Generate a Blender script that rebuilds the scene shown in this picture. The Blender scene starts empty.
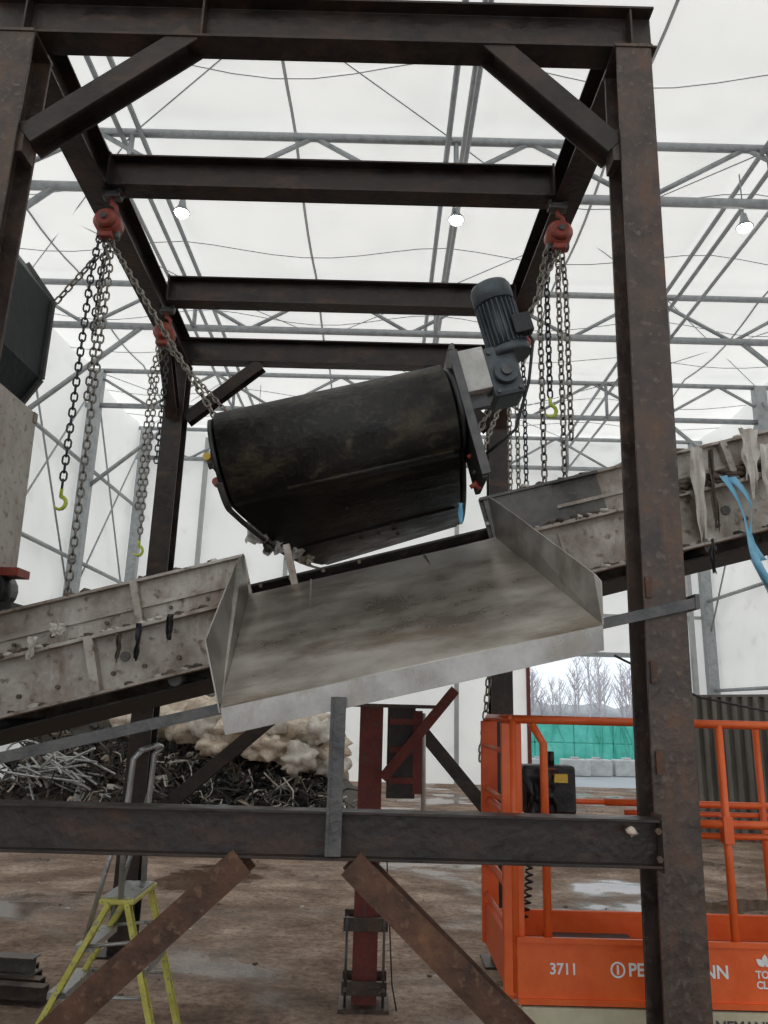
import bpy, math, random
from mathutils import Vector as V, Matrix, noise
random.seed(7)
H=2.3
sc=bpy.context.scene
sc.view_settings.view_transform='Standard'
COL=sc.collection
# ------------------------------------------------------------ materials
def mat(name,c1,c2,scale=4,rough=.6,metal=0.0,c3=None,bump=.25,stretch=(1,1,1),p=(.35,.6,.75),emit=0,rv=.15,spec=.5,fine=None,streak=None):
    m=bpy.data.materials.new(name); m.use_nodes=True
    nt=m.node_tree; N=nt.nodes; L=nt.links
    b=N['Principled BSDF']
    tc=N.new('ShaderNodeTexCoord'); mp=N.new('ShaderNodeMapping'); mp.inputs['Scale'].default_value=stretch
    L.new(tc.outputs['Object'],mp.inputs['Vector'])
    n=N.new('ShaderNodeTexNoise'); n.inputs['Scale'].default_value=scale; n.inputs['Detail'].default_value=8; n.inputs['Roughness'].default_value=.65
    L.new(mp.outputs[0],n.inputs['Vector'])
    r=N.new('ShaderNodeValToRGB'); e=r.color_ramp.elements
    e[0].position=p[0]; e[0].color=(*c1,1); e[1].position=p[1]; e[1].color=(*c2,1)
    if c3: x=e.new(p[2]); x.color=(*c3,1)
    L.new(n.outputs['Fac'],r.inputs['Fac'])
    out=r.outputs['Color']
    n2=N.new('ShaderNodeTexNoise'); n2.inputs['Scale'].default_value=scale*5; n2.inputs['Detail'].default_value=6
    L.new(mp.outputs[0],n2.inputs['Vector'])
    def over(nz,a,bq,col,out):
        r2=N.new('ShaderNodeValToRGB'); r2.color_ramp.elements[0].position=a; r2.color_ramp.elements[1].position=bq
        r2.color_ramp.elements[0].color=(0,0,0,1); r2.color_ramp.elements[1].color=(1,1,1,1)
        L.new(nz.outputs['Fac'],r2.inputs['Fac'])
        mx=N.new('ShaderNodeMixRGB'); L.new(r2.outputs[0],mx.inputs[0]); L.new(out,mx.inputs[1]); mx.inputs[2].default_value=(*col,1)
        return mx.outputs[0]
    if fine: out=over(n2,.57,.68,fine,out)
    if streak:
        col,st,s3=streak
        mp3=N.new('ShaderNodeMapping'); mp3.inputs['Scale'].default_value=st; L.new(tc.outputs['Object'],mp3.inputs['Vector'])
        n3=N.new('ShaderNodeTexNoise'); n3.inputs['Scale'].default_value=s3; n3.inputs['Detail'].default_value=7; n3.inputs['Roughness'].default_value=.7
        L.new(mp3.outputs[0],n3.inputs['Vector']); out=over(n3,.52,.68,col,out)
    L.new(out,b.inputs['Base Color'])
    mr=N.new('ShaderNodeMapRange'); mr.inputs['To Min'].default_value=max(.03,rough-rv); mr.inputs['To Max'].default_value=min(1,rough+rv)
    mr.inputs['From Min'].default_value=.3; mr.inputs['From Max'].default_value=.7
    L.new(n.outputs['Fac'],mr.inputs['Value']); L.new(mr.outputs[0],b.inputs['Roughness'])
    b.inputs['Metallic'].default_value=metal
    b.inputs['Specular IOR Level'].default_value=spec
    if bump:
        bp=N.new('ShaderNodeBump'); bp.inputs['Strength'].default_value=bump; bp.inputs['Distance'].default_value=.02
        L.new(n2.outputs['Fac'],bp.inputs['Height']); L.new(bp.outputs[0],b.inputs['Normal'])
    if emit:
        L.new(out,b.inputs['Emission Color']); b.inputs['Emission Strength'].default_value=emit
    return m
STEEL=mat('rusty_steel',(.046,.034,.030),(.094,.069,.057),5,.50,.3,(.18,.095,.055),.35,p=(.35,.56,.74),fine=(.13,.10,.08),streak=((.13,.072,.046),(1,1,.35),7))
STEELB=mat('dark_beam_steel',(.018,.013,.0115),(.044,.032,.027),4,.42,.3,(.10,.052,.032),.3,p=(.35,.58,.76),streak=((.078,.045,.031),(.5,.5,1.2),5))
RUST=mat('rusty_brace_steel',(.05,.028,.02),(.13,.062,.036),6,.6,.3,(.24,.12,.065),.3,fine=(.16,.09,.055))
REDP=mat('red_oxide_steel',(.12,.022,.018),(.20,.045,.034),6,.6,.1,(.09,.05,.04),.3,fine=(.12,.07,.05))
GALV=mat('galvanised_steel',(.27,.29,.30),(.40,.42,.43),6,.5,.3,None,.1)
GALVD=mat('dull_bracket_steel',(.065,.063,.062),(.13,.125,.12),8,.45,.5,(.20,.17,.15),.2)
STAIN=mat('stainless_tray_steel',(.27,.235,.195),(.50,.46,.405),1.3,.34,.75,(.66,.625,.57),.06,stretch=(.7,1.5,1),p=(.36,.50,.64),streak=((.29,.235,.18),(.4,1.6,1),2.4),rv=.12)
STAIN2=mat('stainless_side_steel',(.22,.195,.17),(.38,.355,.33),2.2,.34,.72,(.53,.50,.47),.07,p=(.35,.53,.68),streak=((.25,.205,.16),(1,1,.5),3))
CONV=mat('muddy_conveyor_steel',(.20,.158,.122),(.41,.36,.31),3.2,.60,.15,(.56,.52,.47),.45,p=(.34,.52,.66),fine=(.17,.125,.09),streak=((.22,.155,.11),(1,1,.3),4))
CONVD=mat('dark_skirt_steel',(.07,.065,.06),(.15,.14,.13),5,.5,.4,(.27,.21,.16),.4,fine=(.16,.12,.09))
BELT=mat('conveyor_rubber',(.02,.018,.016),(.06,.05,.04),8,.8,0,(.15,.12,.09),.6)
MAGB=mat('black_magnet_rubber',(.0065,.006,.0055),(.020,.0175,.014),6,.50,0,(.10,.082,.055),.35,p=(.4,.60,.74),fine=(.034,.028,.021),spec=.4,streak=((.080,.066,.044),(.6,2.0,.8),3.0))
BLACK=mat('black_paint',(.012,.013,.013),(.03,.03,.03),8,.45,.1)
WIRE=mat('scrap_cable_black',(.010,.010,.011),(.035,.032,.03),4,.5,0,(.12,.10,.085),0)
MOTOR=mat('motor_grey_paint',(.045,.058,.066),(.095,.11,.12),9,.45,.2,(.18,.18,.17),.15)
PALE=mat('pale_mount_plate',(.48,.46,.42),(.66,.64,.60),6,.5,.0,(.34,.29,.23),.2)
BEIGE=mat('dirty_beige_panel',(.36,.32,.28),(.53,.49,.44),4,.6,.0,(.22,.155,.11),.2,fine=(.30,.22,.16),streak=((.30,.21,.15),(1,1,.3),3))
GREENB=mat('dark_green_machine',(.010,.017,.017),(.025,.034,.035),5,.5,.3,(.07,.06,.05),.2)
CHROME=mat('chain_steel',(.14,.12,.10),(.32,.29,.25),30,.35,.85)
CHBLK=mat('black_chain_steel',(.03,.03,.035),(.09,.09,.10),30,.4,.8)
HOIST=mat('hoist_red_paint',(.22,.035,.022),(.36,.07,.045),12,.5,.1,(.16,.10,.08),.2,fine=(.14,.08,.06))
LIME=mat('lime_hook_paint',(.50,.60,.05),(.65,.75,.1),12,.45)
ORANGE=mat('orange_lift_paint',(.74,.10,.02),(.86,.15,.03),6,.42,0,(.50,.09,.035),.05,p=(.3,.6,.85))
ORDK=mat('orange_deck',(.30,.06,.03),(.48,.09,.035),8,.6,0,(.2,.1,.08),.2)
CREAM=mat('cream_chassis_paint',(.55,.50,.33),(.66,.61,.43),6,.5)
WHITE=mat('white_decal',(.82,.82,.8),(.88,.88,.86),4,.5,bump=0)
YEL=mat('yellow_fibreglass',(.50,.46,.08),(.68,.63,.15),9,.5,0,(.40,.37,.2),.1,fine=(.33,.31,.22))
ALU=mat('aluminium',(.34,.34,.33),(.48,.48,.47),9,.35,.6)
CONC=mat('pale_concrete',(.42,.42,.40),(.56,.56,.54),3,.85)
CORR=mat('corrugated_grey_steel',(.12,.11,.095),(.20,.185,.165),2,.6,.3,(.29,.27,.24),.15,stretch=(1,1,.3))
NET=mat('green_netting',(.06,.44,.34),(.14,.60,.50),1.2,.7,0,(.34,.70,.62),.5)
RAG=mat('dirty_white_plastic',(.44,.39,.33),(.66,.62,.56),7,.55,0,(.78,.76,.73),.2)
BROWNR=mat('brown_rag',(.06,.045,.035),(.16,.12,.09),9,.9,0,None,.6)
BLUES=mat('blue_strap',(.12,.36,.55),(.24,.54,.72),5,.5)
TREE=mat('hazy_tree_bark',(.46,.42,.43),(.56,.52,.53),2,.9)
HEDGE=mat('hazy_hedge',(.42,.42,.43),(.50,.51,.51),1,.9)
MUD=mat('heap_soil',(.035,.028,.024),(.11,.085,.065),2.5,.85,0,(.30,.25,.20),.8)
TAN=mat('tan_sacking',(.46,.36,.27),(.68,.59,.48),3,.8,0,(.80,.75,.67),.5,fine=(.38,.29,.21))
MEMB=mat('roof_membrane',(.80,.81,.795),(.87,.875,.86),.5,.7,0,None,.0,emit=.66,spec=.1)  # emission added to the membrane stands in for skylight coming through the roof
WMEMB=mat('wall_membrane',(.73,.74,.73),(.81,.82,.81),.4,.7,0,None,0,emit=.38,spec=.1,fine=(.69,.70,.68))  # walls glow too, weaker: daylight through the membrane put in as emission
SEAM=mat('membrane_seam',(.40,.41,.41),(.48,.49,.49),3,.8,bump=0)
OUTG=mat('outside_yard',(.30,.32,.34),(.42,.44,.46),.4,.5,0,None,.1)
LMY=mat('yellow_grease_cap',(.7,.45,.05),(.8,.55,.08),8,.5)
def lampmat():
    m=bpy.data.materials.new('lamp_glow'); m.use_nodes=True
    b=m.node_tree.nodes['Principled BSDF']; b.inputs['Base Color'].default_value=(1,.97,.9,1)
    b.inputs['Emission Color'].default_value=(1,.95,.86,1); b.inputs['Emission Strength'].default_value=14
    return m
LAMP=lampmat()
def floormat():
    m=bpy.data.materials.new('wet_muddy_concrete'); m.use_nodes=True
    nt=m.node_tree;N=nt.nodes;L=nt.links;b=N['Principled BSDF']
    tc=N.new('ShaderNodeTexCoord')
    def nz(s,d=8,st=(1,1,1),dist=0,ro=.7,off=(0,0,0)):
        mp=N.new('ShaderNodeMapping'); mp.inputs['Scale'].default_value=st; mp.inputs['Location'].default_value=off; L.new(tc.outputs['Object'],mp.inputs['Vector'])
        n=N.new('ShaderNodeTexNoise'); n.inputs['Scale'].default_value=s;n.inputs['Detail'].default_value=d;n.inputs['Roughness'].default_value=ro
        n.inputs['Distortion'].default_value=dist
        L.new(mp.outputs[0],n.inputs['Vector']); return n
    def ramp(n,*st):
        r=N.new('ShaderNodeValToRGB');e=r.color_ramp.elements
        e[0].position=st[0][0];e[0].color=(*st[0][1],1);e[1].position=st[1][0];e[1].color=(*st[1][1],1)
        for q in st[2:]:
            x=e.new(q[0]);x.color=(*q[1],1)
        L.new(n.outputs['Fac'],r.inputs['Fac']);return r
    def mul(a,c):
        mx=N.new('ShaderNodeMixRGB');mx.blend_type='MULTIPLY';mx.inputs[0].default_value=1
        L.new(a,mx.inputs[1]);L.new(c,mx.inputs[2]);return mx.outputs[0]
    base=ramp(nz(1.1,12,(1,1,1),.3,.72),(.34,(.15,.100,.070)),(.50,(.30,.212,.158)),(.64,(.46,.355,.285)))
    tr=ramp(nz(.9,9,(.55,1.3,1),.8),(.40,(.66,.62,.59)),(.56,(1.05,1.05,1.05)))
    sp=ramp(nz(14,8,ro=.75),(.36,(.50,.47,.45)),(.52,(1.0,1.0,1.0)),(.68,(1.3,1.28,1.25)))
    pn=nz(.50,5,(1,1.25,1),.4,.55,(3.1,1.7,0))
    wet=ramp(pn,(.46,(1.1,1.1,1.1)),(.54,(.80,.77,.74)),(.61,(.55,.52,.50)))
    L.new(mul(mul(mul(base.outputs[0],tr.outputs[0]),sp.outputs[0]),wet.outputs[0]),b.inputs['Base Color'])
    pr=ramp(pn,(.47,(.85,)*3),(.55,(.50,)*3),(.60,(.06,)*3))
    L.new(pr.outputs[0],b.inputs['Roughness'])
    b.inputs['Specular IOR Level'].default_value=.35
    bn=nz(7,12,ro=.75); bp=N.new('ShaderNodeBump');bp.inputs['Distance'].default_value=.06
    br=ramp(pn,(.50,(.8,)*3),(.60,(.02,)*3)); L.new(br.outputs[0],bp.inputs['Strength'])
    L.new(bn.outputs['Fac'],bp.inputs['Height']);L.new(bp.outputs[0],b.inputs['Normal'])
    return m
FLOOR=floormat()
# ------------------------------------------------------------ helpers
def group(name):
    e=bpy.data.objects.new(name,None); e.empty_display_size=.1; COL.objects.link(e); return e
def mesh(name,vs,fs,m,parent=None,smooth=False,loc=None):
    me=bpy.data.meshes.new(name); me.from_pydata([tuple(v) for v in vs],[],fs); me.update()
    if smooth: me.polygons.foreach_set('use_smooth',[True]*len(me.polygons))
    me.materials.append(m)
    o=bpy.data.objects.new(name,me); COL.objects.link(o)
    if parent: o.parent=parent
    return o
def fixn(o):
    import bmesh
    bm=bmesh.new(); bm.from_mesh(o.data); bmesh.ops.recalc_face_normals(bm,faces=bm.faces); bm.to_mesh(o.data); bm.free()
def boxgeo(c,s,R=None):
    vs=[]
    for x in(-.5,.5):
        for y in(-.5,.5):
            for z in(-.5,.5):
                v=V((x*s[0],y*s[1],z*s[2])); 
                if R: v=R@v
                vs.append(v+V(c))
    return vs,[(0,1,3,2),(4,6,7,5),(0,4,5,1),(2,3,7,6),(0,2,6,4),(1,5,7,3)]
def box(name,c,s,m,parent=None,R=None,bev=0):
    vs,fs=boxgeo(c,s,R)
    o=mesh(name,vs,fs,m,parent)
    if bev:
        b=o.modifiers.new('b','BEVEL'); b.width=bev; b.segments=2
    return o
def bx(name,x0,x1,y0,y1,z0,z1,m,parent=None,bev=0):
    return box(name,((x0+x1)/2,(y0+y1)/2,(z0+z1)/2),(abs(x1-x0),abs(y1-y0),abs(z1-z0)),m,parent,bev=bev)
def extr(name,prof,p0,p1,up,m,parent=None,bev=0):
    p0=V(p0);p1=V(p1);d=(p1-p0).normalized();s=d.cross(V(up)).normalized();u=s.cross(d)
    n=len(prof);vs=[p0+s*a+u*b for a,b in prof]+[p1+s*a+u*b for a,b in prof]
    fs=[tuple(range(n)),tuple(reversed(range(n,2*n)))]+[(i,i+n,(i+1)%n+n,(i+1)%n) for i in range(n)]
    o=mesh(name,vs,fs,m,parent); fixn(o)
    if bev:
        b=o.modifiers.new('b','BEVEL'); b.width=bev; b.segments=2; b.limit_method='ANGLE'
    return o
def I(w,h,tf=.016,tw=.012):
    w/=2;h/=2;t=tw/2
    return [(-w,-h),(w,-h),(w,-h+tf),(t,-h+tf),(t,h-tf),(w,h-tf),(w,h),(-w,h),(-w,h-tf),(-t,h-tf),(-t,-h+tf),(-w,-h+tf)]
def Cp(w,h,t=.012):
    w/=2;h/=2
    return [(-w,-h),(w,-h),(w,-h+t),(-w+t,-h+t),(-w+t,h-t),(w,h-t),(w,h),(-w,h)]
def Rp(w,h): return [(-w/2,-h/2),(w/2,-h/2),(w/2,h/2),(-w/2,h/2)]
def Lp(w,h,t=.01): return [(0,0),(w,0),(w,t),(t,t),(t,h),(0,h)]
def tubegeo(pts,r,n=8,caps=True):
    vs=[];fs=[];pts=[V(p) for p in pts]
    prev=None
    for i,p in enumerate(pts):
        d=(pts[min(i+1,len(pts)-1)]-pts[max(i-1,0)]).normalized()
        if prev is None:
            a=d.cross(V((0,0,1)) if abs(d.z)<.9 else V((1,0,0))).normalized()
        else:
            a=(prev-d*prev.dot(d)).normalized()
        prev=a;b=d.cross(a)
        rr=r[i] if isinstance(r,(list,tuple)) else r
        for k in range(n):
            t=2*math.pi*k/n; vs.append(p+(a*math.cos(t)+b*math.sin(t))*rr)
    for i in range(len(pts)-1):
        for k in range(n):
            fs.append((i*n+k,i*n+(k+1)%n,(i+1)*n+(k+1)%n,(i+1)*n+k))
    if caps:
        fs.append(tuple(reversed(range(n)))); fs.append(tuple(range((len(pts)-1)*n,len(pts)*n)))
    return vs,fs
def tube(name,pts,r,m,parent=None,n=10):
    vs,fs=tubegeo(pts,r,n); o=mesh(name,vs,fs,m,parent)
    for p in o.data.polygons:
        if len(p.vertices)==4: p.use_smooth=True
    return o
class Acc:
    def __init__(s): s.v=[];s.f=[]
    def add(s,g):
        o=len(s.v); s.v+=list(g[0]); s.f+=[tuple(i+o for i in f) for f in g[1]]
    def make(s,name,m,parent=None,smooth=False): return mesh(name,s.v,s.f,m,parent,smooth)
def plate(name,quad,t,m,parent=None):
    q=[V(p) for p in quad]; n=(q[1]-q[0]).cross(q[2]-q[0]).normalized()*t
    k=len(q);vs=q+[p+n for p in q]
    fs=[tuple(reversed(range(k))),tuple(range(k,2*k))]+[(i,(i+1)%k,(i+1)%k+k,i+k) for i in range(k)]
    o=mesh(name,vs,fs,m,parent); fixn(o); return o
def chain(name,pts,m,parent,hw=.021,pitch=.058,wr=.0075):
    pts=[V(p) for p in pts]; acc=Acc(); k=0
    for a,b in zip(pts[:-1],pts[1:]):
        L=(b-a).length; n=max(1,round(L/pitch)); d=(b-a).normalized()
        s=d.cross(V((0,1,0.01))).normalized(); t=s.cross(d)
        for i in range(n):
            c=a+(b-a)*((i+.5)/n); 
            e=s if k%2 else t; e=(e+ (t if k%2 else -s)*.35).normalized(); f=d.cross(e)
            hl=pitch*.62
            ring=[]
            for j in range(10):
                q=2*math.pi*j/10; cx=math.copysign(abs(math.cos(q))**.7,math.cos(q))
                ring.append((c+d*cx*hl+e*math.sin(q)*hw, d*math.cos(q)+e*math.sin(q)))
            vs=[];fs=[]
            for (p,nn) in ring:
                nn=nn.normalized()
                for z in range(5):
                    w=2*math.pi*z/5; vs.append(p+(nn*math.cos(w)+f*math.sin(w))*wr)
            for j in range(10):
                for z in range(5):
                    fs.append((j*5+z,((j+1)%10)*5+z,((j+1)%10)*5+(z+1)%5,j*5+(z+1)%5))
            acc.add((vs,fs)); k+=1
    return acc.make(name,m,parent,True)
def hook(name,p,m,parent,s=1.0):
    x,y,z=p; pts=[(x,y,z+.06*s),(x,y,z)]
    for i in range(9):
        t=math.pi/2-i*math.pi*1.35/8
        pts.append((x+math.cos(t)*.045*s-.0,y,z-.05*s+math.sin(t)*.05*s))
    return tube(name,pts,[.014*s]*2+[.016*s]*6+[.013*s,.010*s,.006*s],m,parent,8)
def rag(name,p,w,h,m,parent,seed=0,dirv=(1,0,0),nx=12,nz=20,amp=.06):
    vs=[];fs=[];d=V(dirv).normalized();o=d.cross(V((0,0,1)))
    for j in range(nz+1):
        for i in range(nx+1):
            u=i/nx-.5;v=j/nz
            q=V((u*3+seed,v*2.5,seed*1.7)); a=noise.noise(q);b=noise.noise(q*1.6+V((5,5,5)))
            ww=w*(1-.35*v+.35*noise.noise(V((seed,v*3,0))))
            vs.append(V(p)+d*(u*ww+a*amp*.6)+o*(math.sin(u*12+a*3)*amp*.5+b*amp)+V((0,0,-v*h*(1+.4*noise.noise(V((u*4,seed,2)))))))
    for j in range(nz):
        for i in range(nx):
            fs.append((j*(nx+1)+i,j*(nx+1)+i+1,(j+1)*(nx+1)+i+1,(j+1)*(nx+1)+i))
    return mesh(name,vs,fs,m,parent,True)
def lump(c,r,sd,sq=.6,n1=5,n2=7):
    vs=[];fs=[]
    for i in range(n1+1):
        for j in range(n2):
            t=math.pi*i/n1;f=2*math.pi*j/n2
            d=V((math.sin(t)*math.cos(f),math.sin(t)*math.sin(f),math.cos(t)*sq))
            vs.append(V(c)+d*r*(1+.7*noise.noise(d*2+V((sd,0,0)))+.3*noise.noise(d*5+V((sd,3,0)))))
    for i in range(n1):
        for j in range(n2): fs.append((i*n2+j,i*n2+(j+1)%n2,(i+1)*n2+(j+1)%n2,(i+1)*n2+j))
    return vs,fs
# ------------------------------------------------------------ hall shell
XL,XR,YF,YB,ZR=-9.0,11.5,-12,26.6,12.25
mesh('floor',[(-14,YF,0),(14,YF,0),(14,YB+.1,0),(-14,YB+.1,0)],[(0,1,2,3)],FLOOR)
mesh('yard_ground',[(-60,YB+.1,-.01),(60,YB+.1,-.01),(60,200,-.01),(-60,200,-.01)],[(0,1,2,3)],OUTG)
def zroof(x,y):
    ph=((y-1.4)/5.0)%1
    return ZR-.28*math.sin(math.pi*ph)*(.6+.4*math.sin(math.pi*(((x+4.6)/5.7)%1)))
vs=[];fs=[];nx=40;ny=80
for j in range(ny+1):
    y=YF+(YB-YF)*j/ny
    for i in range(nx+1):
        x=XL+(XR-XL)*i/nx
        vs.append((x,y,zroof(x,y)))
for j in range(ny):
    for i in range(nx):
        fs.append((j*(nx+1)+i,(j+1)*(nx+1)+i,(j+1)*(nx+1)+i+1,j*(nx+1)+i+1))
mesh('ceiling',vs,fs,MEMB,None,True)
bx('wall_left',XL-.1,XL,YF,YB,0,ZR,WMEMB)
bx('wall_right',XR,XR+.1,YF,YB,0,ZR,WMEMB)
wb=group('wall_back')
D0,D1,DH=5.1,10.4,4.25
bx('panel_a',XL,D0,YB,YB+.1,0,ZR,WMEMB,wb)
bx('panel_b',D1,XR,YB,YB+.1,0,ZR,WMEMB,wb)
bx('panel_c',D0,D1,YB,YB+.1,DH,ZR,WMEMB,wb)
dr=group('door_1')
bx('jamb_l',D0-.12,D0,YB-.1,YB+.12,0,DH+.15,REDP,dr); bx('jamb_r',D1,D1+.12,YB-.1,YB+.12,0,DH+.15,GALV,dr)
bx('head',D0,D1,YB-.1,YB+.12,DH,DH+.15,GALV,dr)
ac=Acc()
for k in range(-3,5):
    y=1.4+2.5+5*k
    for off in (-1.0,1.0):
        pts=[]
        for i in range(33):
            x=XL+(XR-XL)*i/32
            yy=y+off+.22*math.cos((x+1.75)/5.7*2*math.pi)
            pts.append((x,yy,zroof(x,yy)-.03))
        ac.add(tubegeo(pts,.012,4))
for x in (-7.4,-1.75,3.9,9.0):
    pts=[]
    for j in range(60):
        y=YF+(YB-YF)*j/59
        pts.append((x,y,zroof(x,y)-.03))
    ac.add(tubegeo(pts,.028,4))
ac.make('roof_seam_lines',SEAM)
TY=[-8.6,-3.6,1.4,6.4,11.4,16.4,21.4,26.3]
for y in TY:
    g=group('roof_truss'); ac=Acc()
    zt,zb=9.72+H,8.6+H
    ac.add(tubegeo([(XL,y,zt),(XR,y,zt)],.075,8)); ac.add(tubegeo([(XL,y,zb),(XR,y,zb)],.085,8))
    x=XL;k=0
    while x<XR-.5:
        ac.add(tubegeo([(x,y,zb if k%2 else zt),(x+1.9,y,zt if k%2 else zb)],.045,6))
        x+=1.9;k+=1
    for x in (-4.6,1.1,6.6): ac.add(tubegeo([(x,y,zb),(x,y,zt)],.05,6))
    ac.make('lattice',GALV,g,True)
    for x in (XL+.28,XR-.28):
        bx('post',x-.17,x+.17,y-.14,y+.14,0,zt,GALV,g)
ac=Acc()
for x in (-4.75,-4.4,.95,1.3,6.45,6.8):
    ac.add(tubegeo([(x,YF,9.6+H),(x,YB,9.6+H)],.05,6))
for x in (-4.6,1.1,6.6):
    ac.add(tubegeo([(x,YF,8.6+H),(x,YB,8.6+H)],.04,6))
ac.make('roof_purlins',GALV,None,True)
ac=Acc()
for q,(a,b) in enumerate(zip(TY[2:-1],TY[3:])):
    for w_,(x0,x1) in enumerate(((-8.8,-4.6),(-4.6,1.1),(1.1,6.6),(6.6,11.2))):
        if (q+w_)%2: continue
        ac.add(tubegeo([(x0,a,9.7+H),(x1,b,9.7+H)],.013,4)); ac.add(tubegeo([(x1,a,9.7+H),(x0,b,9.7+H)],.013,4))
    for xx in (XL+.25,XR-.25):
        ac.add(tubegeo([(xx,a,5),(xx,b,ZR-.6)],.03,5)); ac.add(tubegeo([(xx,b,5),(xx,a,ZR-.6)],.03,5))
        ac.add(tubegeo([(xx,a,6.2),(xx,b,6.2)],.06,6)); ac.add(tubegeo([(xx,a,3.2),(xx,b,3.2)],.06,6)); ac.add(tubegeo([(xx,a,9.0),(xx,b,9.0)],.06,6))
for a in TY[3:-1]:
    for x0,s in ((XL+.3,1),(XR-.3,-1)):
        ac.add(tubegeo([(x0,a,8.3),(x0+s*2.9,a,8.6+H)],.06,6))
ac.make('roof_bracing_rods',GALV,None,True)
g=group('gable_posts')
for x in (-6.5,-3.4,2.6,10.7):
    bx('gable_post',x-.07,x+.07,YB-.25,YB-.05,0,ZR-.5,SEAM,g)
bx('gable_rail',XL,XR,YB-.2,YB-.08,5.6,5.70,SEAM,g)
for x,y in ((-3.75,11.9),(1.15,11.9),(6.3,11.9),(-3.7,2.5),(6.6,2.5),(1.1,21.9),(-3.9,21.9)):
    g=group('high_bay_lamp'); z=8.55+H-.05
    vs,fs=tubegeo([(x,y,z+.26),(x,y,z+.10),(x,y,z)],[.05,.08,.15],14)
    mesh('reflector',vs,fs,GALV,g,True)
    vs,fs=tubegeo([(x,y,z-.005),(x,y,z-.06)],[.13,.10],14); mesh('bulb',vs,fs,LAMP,g)
    tube('stem',[(x,y,z+.26),(x,y,z+1.1)],.012,GALV,g,6)
def corr(name,a,b,z0,z1,m,per=.26,dep=.10):
    g=group(name); a=V(a);b=V(b);d=(b-a);L=d.length;d.normalize();n=V((d.y,-d.x,0))
    prof=[];k=int(L/per)
    for i in range(k):
        t=i*per
        prof+=[(t,0),(t+per*.4,0),(t+per*.5,dep),(t+per*.9,dep)]
    vs=[];fs=[]
    for (t,o) in prof:
        for z in(z0,z1): p=a+d*t+n*o; vs.append((p.x,p.y,z))
    for i in range(len(prof)-1): fs.append((2*i,2*i+2,2*i+3,2*i+1))
    o=mesh('sheet',vs,fs,m,g); s=o.modifiers.new('s','SOLIDIFY'); s.thickness=.02
    extr('top_cap',Rp(.16,.05),(a.x,a.y,z1+.025),(b.x,b.y,z1+.025),(0,0,1),m,g)
    return g
corr('corrugated_push_wall',(6.75,17.5,0),(9.2,12.2,0),0,2.74,CORR)
# ------------------------------------------------------------ outside
g=group('netted_bale_stack')
ac=Acc()
for i in range(9):
    for j in range(2):
        c=(2.6+i*1.74,36,.54+j*1.10)
        ac.add(boxgeo(c,(1.73,1.4,1.10)))
o=ac.make('bales',NET,g); m_=o.modifiers.new('b','BEVEL'); m_.width=.05; m_.segments=2
ac=Acc(); random.seed(3)
for i in range(60):
    x=random.uniform(2,17); ac.add(tubegeo([(x,35.28,.05),(x+random.uniform(-.3,.3),35.26,1.1),(x+random.uniform(-.4,.4),35.28,2.15)],.02,4))
ac.make('net_folds',NET,g)
for i,x in enumerate((6.3,7.75,8.65,9.9,11.2)):
    g=group('concrete_block'); w=1.2 if i else .9
    box('block',(x,31.3+.2*i,.31),(w*.9,.6,.62),CONC,g,bev=.04); box('nib',(x,31.3+.2*i,.66),(.3,.25,.08),CONC,g)
random.seed(11)
ac=Acc()
for t in range(70):
    x=random.uniform(2,45);y=random.uniform(72,95);h=random.uniform(4.5,8.5)
    ac.add(tubegeo([(x,y,0),(x+.1,y,h*.5),(x,y,h)],[.10,.07,.02],5))
    for k in range(16):
        z=h*random.uniform(.25,.95);a=random.uniform(0,6.28);l=(h-z)*.5+.4
        q=V((x,y,z));e=q+V((math.cos(a)*l*.6,math.sin(a)*l*.6,l))
        ac.add(tubegeo([q,(q+e)/2+V((0,0,-.1)),e],[.04,.03,.012],4))
        for s in range(3):
            q2=q+(e-q)*random.uniform(.3,.9); ac.add(tubegeo([q2,q2+V((random.uniform(-.6,.6),random.uniform(-.6,.6),random.uniform(.2,.9)))],[.025,.01],3))
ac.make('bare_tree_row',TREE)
vs=[];fs=[];n=80
for i in range(n+1):
    x=-10+i*.9; h=3.6+1.0*noise.noise(V((i*.35,0,0)))
    vs+=[(x,98,0),(x,97+.8*noise.noise(V((i*.7,3,0))),h*.7),(x,99,h)]
for i in range(n):
    fs+=[(3*i,3*i+3,3*i+4,3*i+1),(3*i+1,3*i+4,3*i+5,3*i+2)]
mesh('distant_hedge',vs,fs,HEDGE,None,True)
# ------------------------------------------------------------ gantry frame
XLf,XRf,Yf,Yr=-2.25,1.365,3.755,8.1
ZU,ZT=3.80+H,4.10+H; ZM=(ZU+ZT)/2
F=group('steel_gantry_frame')
up=(0,0,1);ny=(0,1,0)
for nm,x0,x1,y,m,cw in (('column_a',-2.28,-2.22,Yf,STEEL,.22),('column_b',1.325,1.385,Yf,STEEL,.205),('column_c',-2.38,-2.38,Yr,STEELB,.22),('column_d',1.25,1.25,Yr,STEELB,.22)):
    extr(nm,I(cw,.245,.018,.014),(x0,y,0.02),(x1,y,ZU-.02),ny,m,F,bev=.004)
    bx(nm+'_base',x0-.2,x0+.2,y-.2,y+.2,0,.02,m,F); bx(nm+'_cap',x1-.11,x1+.11,y-.13,y+.13,ZU-.02,ZU,m,F)
extr('front_top_beam',I(.17,.30),(-2.42,Yf-.02,ZM),(1.53,Yf-.02,ZM),up,STEELB,F,bev=.003)
for x in (-1.15,1.39,-2.2): bx('web_stiffener',x-.006,x+.006,Yf-.10,Yf-.03,ZU+.016,ZT-.016,STEELB,F)
extr('rear_top_beam',I(.17,.28),(-2.5,Yr,ZM),(1.4,Yr,ZM),up,STEELB,F)
extr('side_rail_a',I(.2,.30),(-2.24,Yf+.08,ZM),(-2.38,Yr-.09,ZM),up,STEELB,F,bev=.003)
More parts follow.
